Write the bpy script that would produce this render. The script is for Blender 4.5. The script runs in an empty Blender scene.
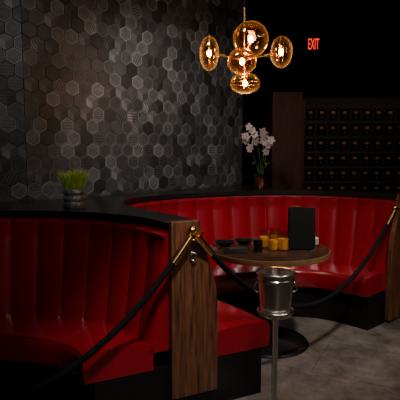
import bpy, bmesh, math, random
from mathutils import Vector, Matrix
random.seed(7)
S=bpy.context.scene
COL=S.collection

# ---------------------------------------------------------------- materials
def mat(name,color=(.5,.5,.5),rough=.5,metal=0,coat=0,emis=None,es=0,bump=0,bscale=60,spec=.5,var=0,vscale=5,stretch=(1,1,1),croughness=.14):
    m=bpy.data.materials.new(name); m.use_nodes=True
    nt=m.node_tree; b=nt.nodes['Principled BSDF']
    b.inputs['Base Color'].default_value=(*color,1); b.inputs['Roughness'].default_value=rough
    b.inputs['Metallic'].default_value=metal; b.inputs['Coat Weight'].default_value=coat
    b.inputs['Coat Roughness'].default_value=croughness
    b.inputs['Specular IOR Level'].default_value=spec
    if emis: b.inputs['Emission Color'].default_value=(*emis,1); b.inputs['Emission Strength'].default_value=es
    tc=nt.nodes.new('ShaderNodeTexCoord'); mp=nt.nodes.new('ShaderNodeMapping')
    mp.inputs['Scale'].default_value=stretch
    nt.links.new(tc.outputs['Object'],mp.inputs[0])
    if var:
        n=nt.nodes.new('ShaderNodeTexNoise'); n.inputs['Scale'].default_value=vscale; n.inputs['Detail'].default_value=6
        n.inputs['Roughness'].default_value=.62
        r=nt.nodes.new('ShaderNodeValToRGB')
        r.color_ramp.elements[0].position=.3; r.color_ramp.elements[1].position=.72
        r.color_ramp.elements[0].color=(*[c*(1-var) for c in color],1)
        r.color_ramp.elements[1].color=(*[min(1,c*(1+var)) for c in color],1)
        nt.links.new(mp.outputs[0],n.inputs[0]); nt.links.new(n.outputs[0],r.inputs[0]); nt.links.new(r.outputs[0],b.inputs['Base Color'])
    if bump:
        n2=nt.nodes.new('ShaderNodeTexNoise'); n2.inputs['Scale'].default_value=bscale; n2.inputs['Detail'].default_value=3
        bp=nt.nodes.new('ShaderNodeBump'); bp.inputs['Strength'].default_value=bump; bp.inputs['Distance'].default_value=.01
        nt.links.new(mp.outputs[0],n2.inputs[0]); nt.links.new(n2.outputs[0],bp.inputs['Height']); nt.links.new(bp.outputs[0],b.inputs['Normal'])
    return m

def thin_glass(name,color,refl=.9,base=.10,trans=0):
    m=bpy.data.materials.new(name); m.use_nodes=True; nt=m.node_tree; nt.nodes.clear()
    o=nt.nodes.new('ShaderNodeOutputMaterial'); t=nt.nodes.new('ShaderNodeBsdfTransparent'); t.inputs[0].default_value=(*color,1)
    g=nt.nodes.new('ShaderNodeBsdfGlossy'); g.inputs['Roughness'].default_value=.03; g.inputs[0].default_value=(*[min(1,c*.6+.4) for c in color],1)
    lw=nt.nodes.new('ShaderNodeLayerWeight'); lw.inputs[0].default_value=.3
    mr=nt.nodes.new('ShaderNodeMapRange'); mr.inputs['To Min'].default_value=base; mr.inputs['To Max'].default_value=refl
    x=nt.nodes.new('ShaderNodeMixShader')
    nt.links.new(lw.outputs['Facing'],mr.inputs['Value']); nt.links.new(mr.outputs[0],x.inputs[0])
    src=t.outputs[0]
    if trans:
        tl=nt.nodes.new('ShaderNodeBsdfTranslucent'); tl.inputs[0].default_value=(*color,1)
        x2=nt.nodes.new('ShaderNodeMixShader')
        pw=nt.nodes.new('ShaderNodeMath'); pw.operation='POWER'; pw.inputs[1].default_value=2.2
        nt.links.new(lw.outputs['Facing'],pw.inputs[0])
        mr2=nt.nodes.new('ShaderNodeMapRange'); mr2.inputs['To Min'].default_value=trans*.05; mr2.inputs['To Max'].default_value=min(1,trans*14)
        nt.links.new(pw.outputs[0],mr2.inputs['Value']); nt.links.new(mr2.outputs[0],x2.inputs[0])
        nt.links.new(t.outputs[0],x2.inputs[1]); nt.links.new(tl.outputs[0],x2.inputs[2]); src=x2.outputs[0]
    nt.links.new(src,x.inputs[1]); nt.links.new(g.outputs[0],x.inputs[2]); nt.links.new(x.outputs[0],o.inputs[0])
    return m

RED=mat('red_leather',(.21,.002,.010),.28,coat=.8,bump=.05,bscale=120,var=.15,vscale=4)
PIPE=mat('red_piping',(.12,.001,.005),.4)
BLACK=mat('black_laminate',(.005,.0045,.0045),.5,var=.3,vscale=8,spec=.25)
MENU=mat('menu_black',(.003,.003,.003),.6,var=.2,spec=.12)
LEDGE=mat('ledge_dark_wood',(.010,.008,.007),.3,coat=.1,var=.4,vscale=6,stretch=(1,6,1))
WOOD=mat('walnut_wood',(.095,.034,.014),.42,var=.85,vscale=9,stretch=(7,7,.55),bump=.2,bscale=16,coat=.05)
DWOOD=mat('cabinet_wood',(.030,.009,.006),.6,var=.4,vscale=6,stretch=(6,6,.6),spec=.2)
LOCK=mat('locker_door',(.005,.003,.0025),.55,var=.4,vscale=6,stretch=(6,6,.6),spec=.15)
TABLE=mat('table_top_wood',(.034,.017,.010),.24,var=.6,vscale=7,stretch=(1,8,1),spec=.4)
EDGE=mat('table_edge_wood',(.16,.085,.035),.35,var=.3,vscale=10)
BMETAL=mat('black_metal',(.006,.006,.0065),.35,metal=.3,var=.2,vscale=9)
BRASS=mat('brass',(.80,.48,.16),.24,metal=1,var=.1,vscale=8)
DBRASS=mat('locker_plate',(.085,.028,.015),.6,var=.8,vscale=2.5)
STEEL=mat('polished_steel',(.85,.81,.77),.22,metal=1,bump=.05,bscale=30)
ROPE=mat('velvet_rope_black',(.004,.004,.005),.9,bump=.4,bscale=200,var=.3,vscale=60,spec=.15)
PAINT=mat('black_paint',(.006,.006,.007),.8,var=.2,vscale=3,spec=.15)
AMBER=thin_glass('amber_glass',(.90,.62,.30),refl=.45,base=.04,trans=.02)
CLEAR=thin_glass('clear_glass',(.92,.90,.86),refl=.7,base=.08)
BULB=mat('bulb_glow',(1,.7,.35),.4,emis=(1,.56,.17),es=110,var=.05)
WHISKY=mat('amber_drink',(.75,.34,.05),.1,emis=(.8,.33,.05),es=.10,var=.1)
WHITE=mat('white_china',(.6,.58,.55),.25,var=.03)
PETAL=mat('orchid_petal',(.30,.24,.225),.55,var=.2,vscale=20)
LEAF=mat('leaf_green',(.04,.09,.02),.45,var=.3,vscale=20)
GRASS=mat('grass_green',(.40,.56,.08),.5,var=.4,vscale=40)
CLOTH=mat('black_napkin',(.008,.008,.009),.8,bump=.2,bscale=100)
SIGN=mat('exit_letters',(.9,.05,.02),.5,emis=(1,.03,.015),es=1.8,var=.02)

# floor material
FLOOR=bpy.data.materials.new('stone_floor'); FLOOR.use_nodes=True
nt=FLOOR.node_tree; b=nt.nodes['Principled BSDF']
tc=nt.nodes.new('ShaderNodeTexCoord'); mp=nt.nodes.new('ShaderNodeMapping'); mp.inputs['Rotation'].default_value=(0,0,math.radians(27))
nt.links.new(tc.outputs['Object'],mp.inputs[0])
br=nt.nodes.new('ShaderNodeTexBrick'); br.offset=.5; br.inputs['Scale'].default_value=1
br.inputs['Brick Width'].default_value=1.2; br.inputs['Row Height'].default_value=.6; br.inputs['Mortar Size'].default_value=.003
br.inputs['Color1'].default_value=(.85,.85,.85,1); br.inputs['Color2'].default_value=(1.05,1.05,1.05,1); br.inputs['Mortar'].default_value=(.35,.35,.35,1)
nz=nt.nodes.new('ShaderNodeTexNoise'); nz.inputs['Scale'].default_value=4.2; nz.inputs['Detail'].default_value=10; nz.inputs['Roughness'].default_value=.75
rp=nt.nodes.new('ShaderNodeValToRGB'); rp.color_ramp.elements[0].position=.36; rp.color_ramp.elements[1].position=.66
rp.color_ramp.elements[0].color=(.058,.048,.040,1); rp.color_ramp.elements[1].color=(.20,.170,.145,1)
mx=nt.nodes.new('ShaderNodeMix'); mx.data_type='RGBA'; mx.blend_type='MULTIPLY'; mx.inputs[0].default_value=1
nt.links.new(mp.outputs[0],br.inputs[0]); nt.links.new(mp.outputs[0],nz.inputs[0]); nt.links.new(nz.outputs[0],rp.inputs[0])
nt.links.new(rp.outputs[0],mx.inputs[6]); nt.links.new(br.outputs[0],mx.inputs[7]); nt.links.new(mx.outputs[2],b.inputs['Base Color'])
b.inputs['Roughness'].default_value=.42
bp=nt.nodes.new('ShaderNodeBump'); bp.inputs['Strength'].default_value=.15; bp.inputs['Distance'].default_value=.01
nt.links.new(nz.outputs[0],bp.inputs['Height']); nt.links.new(bp.outputs[0],b.inputs['Normal'])

# hex tile material
HEX=bpy.data.materials.new('hex_tile'); HEX.use_nodes=True
nt=HEX.node_tree; b=nt.nodes['Principled BSDF']
at=nt.nodes.new('ShaderNodeAttribute'); at.attribute_name='tint'
sp=nt.nodes.new('ShaderNodeSeparateColor'); nt.links.new(at.outputs['Color'],sp.inputs[0])
wv=nt.nodes.new('ShaderNodeTexWave'); wv.inputs['Scale'].default_value=1.0; wv.inputs['Distortion'].default_value=.5; wv.inputs['Detail'].default_value=2
cx=nt.nodes.new('ShaderNodeCombineXYZ'); nt.links.new(sp.outputs[2],cx.inputs[0])
nt.links.new(cx.outputs[0],wv.inputs[0])
nz=nt.nodes.new('ShaderNodeTexNoise'); nz.inputs['Scale'].default_value=16; nz.inputs['Detail'].default_value=8; nz.inputs['Roughness'].default_value=.65
tc=nt.nodes.new('ShaderNodeTexCoord'); nt.links.new(tc.outputs['Object'],nz.inputs[0])
def M(op,a,bb):
    n=nt.nodes.new('ShaderNodeMath'); n.operation=op
    for i,x in enumerate((a,bb)):
        if isinstance(x,(int,float)): n.inputs[i].default_value=x
        else: nt.links.new(x,n.inputs[i])
    return n.outputs[0]
w=M('SUBTRACT',wv.outputs[1],.5)
w=M('MULTIPLY',w,sp.outputs[1])
w=M('ADD',w,1.0)
v=M('MULTIPLY',sp.outputs[0],w)
n1=M('ADD',M('MULTIPLY',nz.outputs[0],1.4),.30)
v=M('MULTIPLY',v,n1)
cc=nt.nodes.new('ShaderNodeCombineColor')
nt.links.new(M('MULTIPLY',v,.98),cc.inputs[0]); nt.links.new(M('MULTIPLY',v,1.0),cc.inputs[1]); nt.links.new(M('MULTIPLY',v,1.02),cc.inputs[2])
nt.links.new(cc.outputs[0],b.inputs['Base Color']); b.inputs['Roughness'].default_value=.48; b.inputs['Specular IOR Level'].default_value=.4; b.inputs['Metallic'].default_value=.2
GROUT=mat('grout_dark',(.012,.012,.013),.8,var=.2)

# ---------------------------------------------------------------- helpers
def link(o,parent=None):
    COL.objects.link(o)
    if parent: o.parent=parent
    return o
def empty(name,loc=(0,0,0)):
    e=bpy.data.objects.new(name,None); e.empty_display_size=.1; e.location=loc; COL.objects.link(e); return e
def meshobj(name,verts,faces,m,parent=None,smooth=False,loc=(0,0,0)):
    me=bpy.data.meshes.new(name); me.from_pydata([tuple(v) for v in verts],[],faces); me.validate()
    bm=bmesh.new(); bm.from_mesh(me); bmesh.ops.recalc_face_normals(bm,faces=bm.faces); bm.to_mesh(me); bm.free()
    me.materials.append(m)
    if smooth:
        for p in me.polygons: p.use_smooth=True
    o=bpy.data.objects.new(name,me); o.location=loc
    return link(o,parent)
def bevel(o,w=.004,seg=2):
    md=o.modifiers.new('bev','BEVEL'); md.width=w; md.segments=seg; md.limit_method='ANGLE'; md.angle_limit=math.radians(40); return o
def box(name,c,s,m,parent=None,bv=.003,rot=0):
    x,y,z=[d/2 for d in s]
    vs=[Vector((i*x,j*y,k*z)) for i in(-1,1) for j in(-1,1) for k in(-1,1)]
    fs=[(0,1,3,2),(4,6,7,5),(0,4,5,1),(2,3,7,6),(0,2,6,4),(1,5,7,3)]
    o=meshobj(name,vs,fs,m,parent,loc=c); o.rotation_euler[2]=rot
    if bv: bevel(o,bv)
    return o
def lathe(name,prof,m,parent=None,loc=(0,0,0),n=40,smooth=True,ring=False):
    vs=[];fs=[]
    for r,z in prof:
        for i in range(n):
            a=2*math.pi*i/n; vs.append((r*math.cos(a),r*math.sin(a),z))
    K=len(prof)
    for k in range(K if ring else K-1):
        k2=(k+1)%K
        for i in range(n):
            j=(i+1)%n; fs.append((k*n+i,k*n+j,k2*n+j,k2*n+i))
    if not ring:
        if prof[0][0]>1e-4: fs.append(tuple(range(n)))
        if prof[-1][0]>1e-4: fs.append(tuple(range((K-1)*n,K*n)))
    o=meshobj(name,vs,fs,m,parent,loc=loc)
    bm=bmesh.new(); bm.from_mesh(o.data); bmesh.ops.remove_doubles(bm,verts=bm.verts,dist=1e-5); bmesh.ops.recalc_face_normals(bm,faces=bm.faces); bm.to_mesh(o.data); bm.free()
    if smooth:
        for p in o.data.polygons: p.use_smooth=True
        try: o.data.set_sharp_from_angle(angle=math.radians(38))
        except Exception: pass
    return o
def tube(name,pts,r,m,parent=None,res=6,cyc=False):
    cu=bpy.data.curves.new(name,'CURVE'); cu.dimensions='3D'; s=cu.splines.new('POLY'); s.points.add(len(pts)-1)
    for p,q in zip(s.points,pts): p.co=(*q,1)
    s.use_cyclic_u=cyc; cu.bevel_depth=r; cu.bevel_resolution=res; cu.use_fill_caps=True; cu.materials.append(m)
    o=bpy.data.objects.new(name,cu); link(o)
    dg=bpy.context.evaluated_depsgraph_get(); me=bpy.data.meshes.new_from_object(o.evaluated_get(dg))
    bpy.data.objects.remove(o); o2=bpy.data.objects.new(name,me)
    for p in me.polygons: p.use_smooth=True
    return link(o2,parent)
def ell(name,c,r,m,parent=None,seg=28):
    bm=bmesh.new(); bmesh.ops.create_uvsphere(bm,u_segments=seg,v_segments=seg//2,radius=1)
    for v in bm.verts: v.co=Vector((v.co.x*r[0],v.co.y*r[1],v.co.z*r[2]))
    me=bpy.data.meshes.new(name); bm.to_mesh(me); bm.free(); me.materials.append(m)
    for p in me.polygons: p.use_smooth=True
    o=bpy.data.objects.new(name,me); o.location=c; return link(o,parent)

# path utils
def catmull(P,step=.01):
    P=[Vector(p) for p in P]; P=[2*P[0]-P[1]]+P+[2*P[-1]-P[-2]]
    out=[]
    for i in range(1,len(P)-2):
        for k in range(60):
            t=k/60; a,b_,c,d=P[i-1],P[i],P[i+1],P[i+2]
            out.append(.5*((2*b_)+(c-a)*t+(2*a-5*b_+4*c-d)*t*t+(3*b_-a-3*c+d)*t**3))
    out.append(P[-2])
    L=[0]
    for i in range(1,len(out)): L.append(L[-1]+(out[i]-out[i-1]).length)
    n=int(L[-1]/step); res=[];j=0
    for k in range(n+1):
        s=L[-1]*k/n
        while j<len(L)-2 and L[j+1]<s: j+=1
        f=(s-L[j])/max(1e-9,L[j+1]-L[j]); res.append(out[j].lerp(out[j+1],f))
    for _ in range(400):
        res=[res[0]]+[ (res[i-1]+res[i]*2+res[i+1])/4 for i in range(1,len(res)-1)]+[res[-1]]
    return res,L[-1]
def normals(path,side,d0=None,d1=None):
    N=[]
    n=len(path)
    for i in range(n):
        t=(path[min(n-1,i+2)]-path[max(0,i-2)]).normalized()
        N.append(Vector((t.y,-t.x))*side)
    if d0 is not None:
        for i in range(min(30,n)):
            f=i/30; N[i]=(d0*(1-f)+N[i]*f).normalized()
    return N
def sweep(name,path,N,prof,m,parent,puff=None,smooth=True,z0=0):
    """prof: (o,z,w)"""
    vs=[];fs=[];k=len(prof)
    for i,(p,n) in enumerate(zip(path,N)):
        pf=puff(i) if puff else 0
        for (o,z,w) in prof:
            q=p+n*(o+pf*w); vs.append((q.x,q.y,z+(pf*.35*w if z>1.03 else 0)))
    for i in range(len(path)-1):
        for j in range(k):
            jj=(j+1)%k; fs.append((i*k+j,i*k+jj,(i+1)*k+jj,(i+1)*k+j))
    fs.append(tuple(range(k))); fs.append(tuple(range((len(path)-1)*k,len(path)*k)))
    o=meshobj(name,vs,fs,m,parent,smooth)
    if smooth:
        try: o.data.set_sharp_from_angle(angle=math.radians(50))
        except Exception: pass
    return o

# ---------------------------------------------------------------- room
H=3.25
X0,X1,Y0,Y1=-3.2,4.2,-1.8,7.4
box('floor',((X0+X1)/2,(Y0+Y1)/2,-.05),(X1-X0+.4,Y1-Y0+.4,.1),FLOOR,bv=0)
box('ceiling',((X0+X1)/2,(Y0+Y1)/2,H+.05),(X1-X0+.4,Y1-Y0+.4,.1),PAINT,bv=0)
box('wall_back',((.47+X1)/2,Y1+.05,H/2),(X1-.47+.1,.1,H),PAINT,bv=0)
box('wall_right',(X1+.05,(Y0+Y1)/2,H/2),(.1,Y1-Y0,H),PAINT,bv=0)
box('wall_front',((X0+X1)/2,Y0-.05,H/2),(X1-X0,.1,H),PAINT,bv=0)
box('wall_left',(X0-.05,(Y0+3.4)/2,H/2),(.1,3.4-Y0,H),PAINT,bv=0)

def hexwall(name,A,B,seed):
    rnd=random.Random(seed)
    A=Vector(A);B=Vector(B); d=(B-A); W=d.length; d.normalize(); nrm=Vector((d.y,-d.x))
    R=.069; e=empty(name)
    def P(a,b_,h):
        a=min(max(a,0),W); b_=min(max(b_,0),H); q=A+d*a+nrm*h; return (q.x,q.y,b_)
    q=[A,B,B-nrm*.1,A-nrm*.1]
    vs=[(v.x,v.y,z) for z in (0,H) for v in q]
    meshobj('backing',vs,[(0,1,2,3),(4,5,6,7),(0,1,5,4),(1,2,6,5),(2,3,7,6),(3,0,4,7)],GROUT,e)
    vs=[];fs=[];tint=[]
    dx=R*math.sqrt(3); dy=R*1.5
    row=0; z=.9
    while z<H+R:
        x=(dx/2 if row%2 else 0)
        while x<W+dx:
            kind=rnd.random(); tone=.030+.070*rnd.random()**1.4
            if kind<.25: tone*=.6
            stripe=rnd.choice([0,0,.6,1.1]); ang=rnd.choice([30,90,150])*math.pi/180; frq=rnd.choice([9,14,20])
            h=.002+.003*rnd.random()
            tl=(rnd.uniform(-.03,.03),rnd.uniform(-.03,.03))
            rings=[(.975,0,0),(.94,h,0)]
            if kind>.45: rings+=[(.82,h,1),(.79,h-.001,1)]
            if kind>.8: rings+=[(.55,h-.001,2),(.5,h,2)]
            base=len(vs)
            cs=[(math.cos(math.pi/6+i*math.pi/3),math.sin(math.pi/6+i*math.pi/3)) for i in range(6)]
            loc=[]
            for r_,hh,_ in rings:
                for c,s in cs:
                    vs.append(P(x+c*R*r_,z+s*R*r_,hh+(c*tl[0]+s*tl[1])*R*r_)); loc.append((c*r_,s*r_))
            def addf(idx,t,st):
                fs.append(tuple(base+i for i in idx))
                for i in idx:
                    u,v_=loc[i]; tint.append((t,st,(u*math.cos(ang)+v_*math.sin(ang))*frq/10,1))
            edge=tone*(2.0 if kind>.45 else 1.4)
            for k in range(len(rings)-1):
                for i in range(6):
                    j=(i+1)%6
                    addf((k*6+i,k*6+j,(k+1)*6+j,(k+1)*6+i), edge if k in(0,1,) and len(rings)>2 else (edge if k==0 else tone), 0 if k<2 else stripe)
            L=(len(rings)-1)*6
            if .25<kind<.45:
                vs.append(P(x,z,h)); loc.append((0,0)); c=len(loc)-1
                for q3,f3 in ((0,1.0),(2,1.5),(4,.6)):
                    addf((c,L+q3,L+(q3+1)%6,L+(q3+2)%6),tone*f3,stripe)
            else:
                addf(tuple(L+i for i in range(6)),tone,stripe)
            x+=dx
        z+=dy; row+=1
    me=bpy.data.meshes.new('tiles'); me.from_pydata(vs,[],fs); me.materials.append(HEX)
    me.color_attributes.new('tint','FLOAT_COLOR','CORNER')
    me.color_attributes['tint'].data.foreach_set('color',[c for t in tint for c in t])
    me.update()
    o=bpy.data.objects.new('tiles',me); link(o,e)
    return e
hexwall('wall_hex_tile',(-1.36,3.93),(.47,5.64),3)
hexwall('wall_hex_tile_side',(-3.2,3.40),(-1.36,3.93),5)
box('wall_return',(.42,6.55,H/2),(.1,1.7,H),PAINT,bv=0)

# ---------------------------------------------------------------- booths
d=Vector((.894,.447)); nout=Vector((.447,-.894))
LZ=1.13   # ledge top height
NP=[(-.155,2.76),(-.29,2.98),(-.52,3.17),(-.86,3.31),(-1.3,3.35),(-1.75,3.25),(-2.12,3.0)]
FP=[(-.02,2.83),(-.16,3.08),(-.40,3.38),(-.60,3.72),(-.62,4.08),(-.40,4.42),(0,4.68),(.5,4.88),(1.0,4.92),(1.44,4.74),(1.76,4.42)]
npath,nl=catmull(NP); fpath,fl=catmull(FP)
Nn=normals(npath,-1,-d); Fn=normals(fpath,1,d)
def puffer(w,step,amp):
    def f(i):
        s=(i*step)%w/w
        return amp*(math.sin(math.pi*s)**.55 - .8)
    return f
def arcp(cx,cz,r,a0,a1,n):
    return [(cx+r*math.cos(math.radians(a0+(a1-a0)*i/n)),cz+r*math.sin(math.radians(a0+(a1-a0)*i/n))) for i in range(n+1)]
def booth(path,N,L):
    e=empty('curved_booth_seat',(0,0,0))
    step=L/(len(path)-1)
    nch=round(L/.19); w=L/nch
    prof=[(.004,.40,0),(.155,.40,.3)]
    for k in range(1,9):
        t=k/8; z=.42+.61*t; o=.155-.10*t**.8; prof.append((o,z,1))
    for o,z in arcp(.035,1.03,.04,25,100,4)[1:]:
        prof.append((o-.0,z+.005,.6))
    prof.append((.004,1.075,.1))
    sweep('backrest',path,N,prof,RED,e,puffer(w,step,.028))
    sp=[(.12,.30,0),(.12,.44,0),(.16,.458,0)]
    for k in range(1,7): sp.append((.16+.30*k/6,.458+.010*math.sin(math.pi*k/6),0))
    sp+=[(x-.0,z,0) for x,z in arcp(.475,.415,.043,85,0,6)]
    sp+=[(.516,.34,0),(.508,.30,0)]
    seat=sweep('seat_cushion',path,N,sp,RED,e)
    tube('seat_piping',[(*(p+n*.505),.447) for p,n in list(zip(path,N))[::3]],.005,PIPE,e,3)
    tube('backrest_piping',[(*(p+n*.022),1.076) for p,n in list(zip(path,N))[::3]],.006,PIPE,e,3)
    ns=max(2,round(L/.62))
    for i in range(1,ns):
        k=int(i*(len(path)-1)/ns); p=path[k];n=N[k]
        pts=[(.16,.459),(.25,.465),(.33,.468),(.42,.463),(.475,.4585),(.505,.446),(.5185,.415),(.516,.34),(.51,.305)]
        tube('seat_seam_%d'%i,[(*(p+n*o),z-.001) for o,z in pts],.0035,PIPE,e,2)
    sweep('plinth',path,N,[(.01,.0,0),(.455,.0,0),(.455,.298,0),(.01,.298,0)],BLACK,e,smooth=False)
    return e
booth(npath,Nn,nl); booth(fpath,Fn,fl)

# divider body + ledge
part=empty('booth_ledge_divider')
def polyprism(name,pts,z0,z1,m,parent,bv=0):
    n=len(pts); vs=[(p[0],p[1],z) for z in (z0,z1) for p in pts]
    fs=[tuple(range(n)),tuple(range(n,2*n))]+[(i,(i+1)%n,n+(i+1)%n,n+i) for i in range(n)]
    o=meshobj(name,vs,fs,m,parent)
    if bv: bevel(o,bv)
    return o
def outline(off):
    nn=len(npath); ff=len(fpath)
    pts=[tuple(npath[i]+Nn[i]*off) for i in range(0,nn,4)]
    pts+=[(-2.15,3.66),(-1.365,3.885),(.44,5.58),(1.0,5.5)]
    ks=[i for i in range(0,ff,4) if i>=ff*.74]
    pts+=[tuple(fpath[i]-Fn[i]*.13) for i in ks]
    pts+=[tuple(fpath[i]+Fn[i]*off) for i in list(range(0,ff,4))[::-1]]
    return pts
polyprism('divider_body',outline(.0),0,LZ-.04,BLACK,part)
polyprism('ledge_top',outline(.022),LZ-.038,LZ,LEDGE,part)

# end panels (wood)
def endpanel(p0,dirv,no,prof,th=.045):
    vs=[]
    for t in (0,th):
        for s,z in prof:
            q=p0+dirv*s+no*t; vs.append((q.x,q.y,z))
    n=len(prof); fs=[tuple(range(n)),tuple(range(n,2*n))]+[(i,(i+1)%n,n+(i+1)%n,n+i) for i in range(n)]
    o=meshobj('booth_end_panel',vs,fs,WOOD,part); bevel(o,.004); return o
p0=Vector(NP[0])
endpanel(p0,d,nout,[(-.025,.12),(.268,.12),(.268,.66),(.258,.74),(.232,.84),(.198,.94),(.165,1.04),(.142,1.142),(-.025,1.142)])
box('panel_kick_base',(*(p0+d*.12+nout*.02),.058),(.28,.035,.116),BLACK,part,rot=math.atan2(d.y,d.x))
pe=fpath[-1]; ne=Fn[-1]; te=Vector((-ne.y,ne.x)); 
if te.dot(fpath[-1]-fpath[-5])<0: te=-te
endpanel(pe,ne,te,[(-.14,.02),(.16,.02),(.16,.66),(.13,.80),(.06,1.0),(.03,1.142),(-.14,1.142)])

# ---------------------------------------------------------------- ropes
hook=p0+d*.09+nout*.05
def rope(a,b_,sag,nm='velvet_rope'):
    e=empty(nm); a=Vector(a);b_=Vector(b_); n=60
    P=[]
    for i in range(n+1):
        s=i/n; q=a.lerp(b_,s); q.z-=sag*4*s*(1-s); P.append(q)
    tube('rope',P[2:-2],.0175,ROPE,e,6)
    tube('sleeve_a',P[0:4],.0205,BRASS,e,6); tube('sleeve_b',P[-4:],.0205,BRASS,e,6)
    return e
hk=rope((hook.x+.035,hook.y-.03,1.065),(1.66,4.24,1.01),.60)
q=hook-nout*.005
ell('knob',(q.x+.01,q.y-.03,1.095),(.026,.026,.026),BRASS,hk)
lathe('rosette',[(0.0,0),(.028,0),(.028,.006),(.012,.012),(.010,.04),(0,.04)],BRASS,hk,loc=(q.x,q.y+.005,1.08)).rotation_euler=(math.pi/2,0,math.atan2(d.y,d.x))
tube('ring',[(q.x+.02+.02*math.cos(a),q.y-.035,1.065+.024*math.sin(a)) for a in [i*math.pi/10 for i in range(20)]],.005,BRASS,hk,cyc=True)
ell('far_knob',(1.67,4.25,1.035),(.022,.022,.022),BRASS,hk)
tube('far_arm',[(1.67,4.25,1.02),(1.74,4.33,1.02)],.009,BRASS,hk)
E=Vector((-2.0,1.75))
rope((hook.x-.0,hook.y-.045,1.06),(E.x+.05,E.y+.03,1.0),.69)
q2=p0+d*.105+nout*.05
lathe('steel_hook_plate',[(0,0),(.018,0),(.018,.005),(0,.005)],STEEL,part,loc=(q2.x,q2.y,.965)).rotation_euler=(math.pi/2,0,math.atan2(d.y,d.x))
tube('steel_hook_ring',[(q2.x+.004+.018*math.cos(a),q2.y-.012,.942+.022*math.sin(a)) for a in [i*math.pi/8 for i in range(16)]],.0045,STEEL,part,cyc=True)
st=empty('stanchion_post')
lathe('base_and_post',[(0,0),(.16,0),(.16,.012),(.05,.03),(.02,.05),(.02,.95),(.03,.955),(.03,1.0),(.02,1.01),(.034,1.04),(.02,1.07),(0,1.075)],BRASS,st,loc=(E.x,E.y,0))

# ---------------------------------------------------------------- table
T=Vector((.54,3.87))
tb=empty('round_pedestal_table')
lathe('table_top',[(0,.725),(.455,.725),(.462,.728),(.462,.757),(.455,.762),(0,.762)],TABLE,tb,loc=(*T,0),n=96)
lathe('edge_band',[(.4625,.722),(.470,.724),(.472,.742),(.470,.761),(.4625,.7625)],EDGE,tb,loc=(*T,0),n=96,ring=True)
lathe('pedestal',[(0,.015),(.32,.015),(.325,.01),(.325,.0),(.0,.0)],BMETAL,tb,loc=(*T,0),n=64)
lathe('column',[(0,.016),(.32,.016),(.31,.024),(.10,.036),(.052,.06),(.045,.10),(.045,.66),(.06,.68),(.16,.70),(.16,.724),(0,.724)],BMETAL,tb,loc=(*T,0),n=48)
TZ=.7635
mb=empty('menu_board')
for i,(a,off) in enumerate(((10,0),(-10,.06))):
    o=box('cover_%d'%i,(.79,3.82+off,TZ+.165),(.20,.006,.325),MENU,mb,bv=.002,rot=math.radians(-6)); o.rotation_euler[0]=math.radians(-a)
box('clip',(.755,3.852,TZ+.330),(.06,.012,.012),BRASS,mb,bv=.002,rot=math.radians(-6))
def tumbler(x,y,s=1):
    e=empty('whiskey_tumbler')
    r=.034*s;h=.115*s
    lathe('glass',[(0,0),(r*.92,0),(r,h),(r-.003,h),(r*.86,.012),(0,.012)],CLEAR,e,loc=(x,y,TZ),n=28)
    lathe('drink',[(0,.013),(r*.85,.013),(r*.90,h*.62),(0,h*.62)],WHISKY,e,loc=(x,y,TZ),n=28)
tumbler(.505,3.89,1.2); tumbler(.565,3.78,1.15); tumbler(.640,3.78,1.25); tumbler(.60,3.95,1.2)
cd=empty('candle_holder')
lathe('cup',[(0,0),(.032,0),(.036,.085),(.032,.085),(.028,.01),(0,.01)],BMETAL,cd,loc=(.44,3.74,TZ),n=28)
lathe('wax',[(0,.011),(.027,.011),(.030,.06),(0,.06)],WHITE,cd,loc=(.44,3.74,TZ),n=24)
pl=empty('plate_stack')
for k in range(5):
    lathe('plate_%d'%k,[(0,0),(.045,0),(.082,.010),(.082,.013),(.045,.004),(0,.004)],WHITE,pl,loc=(.885,4.03,TZ+k*.010),n=36)
for (x,y,r) in ((.20,3.98,.085),(.36,4.06,.08)):
    lathe('black_bowl',[(0,0),(.04,0),(r,.032),(r-.004,.034),(.038,.006),(0,.006)],BMETAL,None,loc=(x,y,TZ),n=36)
nk=empty('folded_napkin')
for k in range(3): box('fold_%d'%k,(.27+.004*k,3.72,TZ+.006+.011*k),(.17-.01*k,.08,.010),CLOTH,nk,bv=.004,rot=math.radians(12+3*k))

# ---------------------------------------------------------------- champagne bucket stand
B=(.41,2.64)
bk=empty('champagne_bucket_stand')
lathe('stand',[(0,0),(.135,0),(.137,.008),(.11,.018),(.03,.035),(.016,.05),(.0155,.60),(.02,.61),(.02,.63),(.05,.64),(.085,.645),(.088,.655),(.05,.652),(0,.652)],STEEL,bk,loc=(*B,0),n=48)
tube('ring',[(B[0]+.094*math.cos(a),B[1]+.094*math.sin(a),.672) for a in [i*math.pi/24 for i in range(48)]],.008,STEEL,bk,cyc=True)
lathe('bucket',[(0,.657),(.066,.657),(.076,.665),(.083,.70),(.096,.84),(.099,.872),(.108,.876),(.110,.883),(.105,.888),(.096,.885),(.092,.85),(.074,.70),(.06,.672),(0,.672)],STEEL,bk,loc=(*B,0),n=56)
lathe('bucket_band',[(.0965,.838),(.1015,.842),(.1015,.850),(.098,.854)],STEEL,bk,loc=(*B,0),n=56,ring=True)
for sx in (-1,1):
    tube('handle_%s'%('a' if sx<0 else 'b'),[(B[0]+sx*(.095+.022*math.sin(a)),B[1],.80+.028*math.cos(a)) for a in [i*math.pi/10 for i in range(11)]],.005,STEEL,bk)

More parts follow.
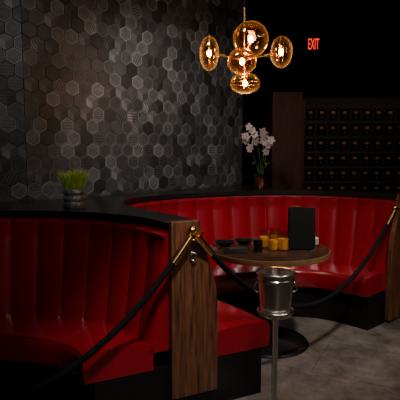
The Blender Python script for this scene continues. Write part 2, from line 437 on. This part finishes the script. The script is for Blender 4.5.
# ---------------------------------------------------------------- chandelier
ch=empty('amber_glass_chandelier')
hub=Vector((.335,3.9,2.21))
tube('cord',[(hub.x,hub.y,H-.02),(hub.x,hub.y,2.60)],.004,BMETAL,ch)
tube('stem',[(hub.x,hub.y,2.60),(hub.x,hub.y,2.10)],.008,BRASS,ch)
lathe('canopy',[(0,0),(.07,0),(.07,.02),(0,.03)],BRASS,ch,loc=(hub.x,hub.y,H-.032))
ell('hub_ball',tuple(hub),(.028,.028,.028),BRASS,ch)
globes=[((.375,3.80,2.345),(.132,.115,.132)),((.310,3.77,2.18),(.108,.08,.095)),((.070,3.90,2.262),(.074,.12,.128)),((.618,3.90,2.272),(.084,.11,.118)),((.343,3.88,2.035),(.115,.11,.078))]
for i,(c,r) in enumerate(globes):
    c=Vector(c)
    ell('globe_%d'%i,tuple(c),r,AMBER,ch,36)
    v=(c-hub); 
    tube('arm_%d'%i,[tuple(hub),tuple(hub.lerp(c,.75))],.007,BRASS,ch)
    tube('socket_%d'%i,[tuple(hub.lerp(c,.55)),tuple(hub.lerp(c,.84))],.017,BRASS,ch)
    ell('bulb_%d'%i,tuple(c),(.018,.018,.024),BULB,ch,16)
    if i in(2,3):
        tube('rim_%d'%i,[(c.x,c.y+r[1]*1.005*math.cos(a),c.z+r[2]*1.005*math.sin(a)) for a in [k*math.pi/20 for k in range(40)]],.004,BRASS,ch,cyc=True)
    if i==4:
        tube('rim_%d'%i,[(c.x+r[0]*1.005*math.cos(a),c.y+r[1]*1.005*math.sin(a),c.z) for a in [k*math.pi/20 for k in range(40)]],.004,BRASS,ch,cyc=True)

# ---------------------------------------------------------------- potted grass
pg=empty('potted_grass')
PX,PY=-.885,3.50
vs=[];fs=[]
seg=12; rows=6
for k in range(rows+1):
    for i in range(seg):
        a=2*math.pi*(i+.5*(k%2))/seg; r=.070+.008*(1 if k%2 else 0)
        vs.append((r*math.cos(a),r*math.sin(a),.130*k/rows))
for k in range(rows):
    for i in range(seg):
        j=(i+1)%seg
        if k%2==0: fs+= [(k*seg+i,k*seg+j,(k+1)*seg+i),(k*seg+j,(k+1)*seg+j,(k+1)*seg+i)]
        else: fs+=[(k*seg+i,k*seg+j,(k+1)*seg+j),(k*seg+i,(k+1)*seg+j,(k+1)*seg+i)]
fs.append(tuple(range(seg))); fs.append(tuple(range(rows*seg,(rows+1)*seg)))
meshobj('faceted_pot',vs,fs,mat('grey_ceramic',(.18,.18,.19),.3,var=.8,vscale=45,metal=.4),pg,loc=(PX,PY,LZ+.001))
vs=[];fs=[]
for i in range(620):
    a=random.uniform(0,6.28); r=.064*math.sqrt(random.random()); x,y=r*math.cos(a),r*math.sin(a)
    h=random.uniform(.08,.15); lean=(x*.95+random.uniform(-.02,.02),y*.95+random.uniform(-.02,.02)); w=.0028; b0=random.uniform(0,6.28)
    wx,wy=w*math.cos(b0),w*math.sin(b0); k=len(vs)
    vs+=[(x-wx,y-wy,.125),(x+wx,y+wy,.125),(x+lean[0]*.4+wx,y+lean[1]*.4+wy,.125+h*.6),(x+lean[0]*.4-wx,y+lean[1]*.4-wy,.125+h*.6),(x+lean[0],y+lean[1],.125+h)]
    fs+=[(k,k+1,k+2,k+3),(k+3,k+2,k+4)]
meshobj('grass_blades',vs,fs,GRASS,pg,loc=(PX,PY,LZ+.001))

# ---------------------------------------------------------------- orchid
oc=empty('orchid_in_vase')
OX,OY=.63,5.18; OZ=LZ+.001
lathe('vase',[(0,0),(.06,0),(.068,.01),(.070,.15),(.067,.15),(.064,.012),(0,.012)],thin_glass('smoky_amber',(.75,.5,.28)),oc,loc=(OX,OY,OZ),n=28)
lathe('pebbles',[(0,.013),(.062,.013),(.065,.10),(0,.105)],mat('vase_fill',(.28,.12,.05),.4,var=.6,vscale=60),oc,loc=(OX,OY,OZ),n=20)
stems=[[(0,0,.05),(-.02,0,.25),(-.04,0,.42),(-.10,-.01,.52),(-.19,-.03,.55)],[(0,0,.05),(.02,0,.28),(.02,0,.48),(-.03,0,.61),(-.13,-.03,.66)],[(0.01,0,.05),(.02,0,.3),(.03,0,.50),(.03,-.02,.62)],[(0.01,0,.05),(.03,0,.3),(.05,0,.44),(.08,-.02,.54)]]
def petal(vs,fs,c,u,v,nn,l,w):
    k=len(vs)
    pts=[(0,0,0),(.45,-.5,.12),(.45,.5,.12),(.8,-.35,.1),(.8,.35,.1),(1,0,0),(.5,0,.18)]
    for a,b_,h in pts: vs.append(tuple(c+u*(a*l)+v*(b_*w)+nn*(h*l)))
    for t in [(0,1,6),(0,6,2),(1,3,6),(6,4,2),(3,5,6),(6,5,4)]: fs.append(tuple(k+i for i in t))
vs=[];fs=[]
rnd=random.Random(4)
def flower(c,size):
    nn=Vector((rnd.uniform(-.6,.5),-1,rnd.uniform(-.5,.4))).normalized()
    u0=nn.cross(Vector((0,0,1))).normalized(); v0=nn.cross(u0)
    a0=rnd.uniform(0,1)
    for i in range(5):
        a=a0+i*2*math.pi/5; u=u0*math.cos(a)+v0*math.sin(a); v_=-u0*math.sin(a)+v0*math.cos(a)
        petal(vs,fs,c,u,v_,nn,size,size*(.9 if i%2 else .65))
for si,sN in enumerate(stems):
    sm,_=catmull([Vector(q) for q in sN],.02)
    tube('stem_%d'%si,[(OX+q.x,OY+q.y,OZ+q.z) for q in sm],.004,LEAF,oc,3)
    for q in sm[int(len(sm)*.68)::2]:
        flower(Vector((OX,OY,OZ))+q+Vector((rnd.uniform(-.02,.02),rnd.uniform(-.03,.0),rnd.uniform(-.03,.03))),rnd.uniform(.038,.052))
meshobj('blossoms',vs,fs,PETAL,oc,smooth=True)
for i,(a,l) in enumerate(((.3,.2),(2.7,.17),(-1.2,.15),(3.6,.14))):
    vs=[];fs=[]
    for k in range(7):
        t=k/6; w=.028*math.sin(math.pi*min(.98,t*.9+.08)); x=l*t*.75; z=.14+.12*math.sin(t*2.2)
        for s in(-1,0,1):
            vs.append((OX+x*math.cos(a)-s*w*math.sin(a),OY+x*math.sin(a)+s*w*math.cos(a),OZ+z+abs(s)*.008))
    for k in range(6):
        for s in range(2): fs.append((k*3+s,k*3+s+1,k*3+4+s,k*3+3+s))
    meshobj('leaf_%d'%i,vs,fs,LEAF,oc,smooth=True)

# ---------------------------------------------------------------- wine lockers
wr=empty('wine_locker_cabinet')
RY=5.75
box('side_panel',(.99,RY+.22,1.085),(.34,.5,2.17),DWOOD,wr)
box('carcass',(2.68,RY+.25,1.06),(3.0,.40,2.10),LOCK,wr)
box('post',(1.175,RY+.02,1.05),(.03,.06,2.08),DWOOD,wr)
vs=[];fs=[];mi=[]
def addbox(c,s,m):
    k=len(vs); x,y,z=[q/2 for q in s]
    for i in(-1,1):
        for j in(-1,1):
            for l in(-1,1): vs.append((c[0]+i*x,c[1]+j*y,c[2]+l*z))
    for f in [(0,1,3,2),(4,6,7,5),(0,4,5,1),(2,3,7,6),(0,2,6,4),(1,5,7,3)]: fs.append(tuple(k+q for q in f)); mi.append(m)
rz=.172; cw=.130
for r in range(11):
    z=.20+rz*r
    x=1.26
    while x<4.1:
        addbox((x,RY+.038,z),(cw-.004,.022,rz-.006),0)
        addbox((x,RY+.032,z),(cw-.040,.010,rz-.05),0)
        addbox((x+.0,RY+.023,z+.025),(.045,.006,.032),1)
        addbox((x+.0,RY+.018,z-.025),(.012,.018,.014),1)
        x+=cw
    addbox((2.68,RY+.030,z+rz/2),(2.95,.034,.010),2)
o=meshobj('locker_doors',vs,fs,LOCK,wr); o.data.materials.append(DBRASS); o.data.materials.append(DWOOD)
for p,m_ in zip(o.data.polygons,mi): p.material_index=m_

# ---------------------------------------------------------------- exit sign
ex=empty('exit_sign')
box('housing',(1.62,7.365,3.01),(.30,.06,.24),PAINT,ex)
tcu=bpy.data.curves.new('letters','FONT'); tcu.body='EXIT'; tcu.size=.15; tcu.extrude=.004; tcu.align_x='CENTER'; tcu.align_y='CENTER'
to=bpy.data.objects.new('letters_c',tcu); link(to)
dg=bpy.context.evaluated_depsgraph_get(); me=bpy.data.meshes.new_from_object(to.evaluated_get(dg)); bpy.data.objects.remove(to)
me.materials.clear(); me.materials.append(SIGN)
to=bpy.data.objects.new('letters',me); to.location=(1.62,7.327,3.01); to.rotation_euler=(math.pi/2,0,0); to.scale=(.52,1.45,1); link(to,ex)

# ---------------------------------------------------------------- lights
def aim(o,t):
    o.rotation_euler=(Vector(t)-o.location).to_track_quat('-Z','Y').to_euler()
def spot(name,loc,tgt,e,ang,blend=.6,size=.08,col=(1,1,1)):
    l=bpy.data.lights.new(name,'SPOT'); l.energy=e; l.spot_size=math.radians(ang); l.spot_blend=blend; l.shadow_soft_size=size; l.color=col
    o=bpy.data.objects.new(name,l); o.location=loc; COL.objects.link(o); aim(o,tgt); return o
def area(name,loc,tgt,e,sx,sy,col=(1,1,1)):
    l=bpy.data.lights.new(name,'AREA'); l.shape='RECTANGLE'; l.size=sx; l.size_y=sy; l.energy=e; l.color=col
    o=bpy.data.objects.new(name,l); o.location=loc; COL.objects.link(o); aim(o,tgt); return o
spot('ceiling_spot_wall',(-.25,3.30,3.1),(-.12,4.9,1.40),150,82,1,.15,(1,1,1))
spot('ceiling_spot_wall',(-1.0,2.0,3.1),(-1.5,3.9,1.4),26,80,1,.15,(1,1,1))
spot('ceiling_spot_table',(1.5,2.4,3.1),(.85,3.9,.5),300,60,1,.12,(1,.92,.84))
spot('ceiling_spot_booth',(.35,1.5,3.1),(-.22,2.70,.45),300,31,1,.10,(1,.92,.84))
spot('ceiling_spot_rack',(2.0,4.6,3.1),(1.8,5.8,1.5),30,80,1,.1,(1,.75,.55))
area('added_streak_fill',(2.7,1.6,3.0),(.9,3.8,.6),16,1.2,.2,(1,.92,.84))  # unseen soft area light, added to give the leather streaky highlights
area('added_channel_highlight',(.9,-1.3,2.75),(.3,4.2,.9),15,.2,.5,(1,.93,.86))  # added behind the camera to draw vertical highlights on the backrest channels
for i,(c,r) in enumerate(globes):
    pl_=bpy.data.lights.new('chandelier_glow','POINT'); pl_.energy=2.4; pl_.color=(1,.62,.28); pl_.shadow_soft_size=.02
    po=bpy.data.objects.new('chandelier_glow',pl_); po.location=(c[0],c[1]-.0,c[2]-.03); link(po)
w=bpy.data.worlds.new('w'); S.world=w; w.use_nodes=True; w.node_tree.nodes['Background'].inputs[0].default_value=(.02,.02,.022,1); w.node_tree.nodes['Background'].inputs[1].default_value=.3

cam=bpy.data.cameras.new('camera'); cam.sensor_width=36; cam.lens=500/400*36
co=bpy.data.objects.new('camera',cam); co.location=(0,0,1.55); co.rotation_euler=(math.radians(90-6),0,0); link(co)
S.camera=co
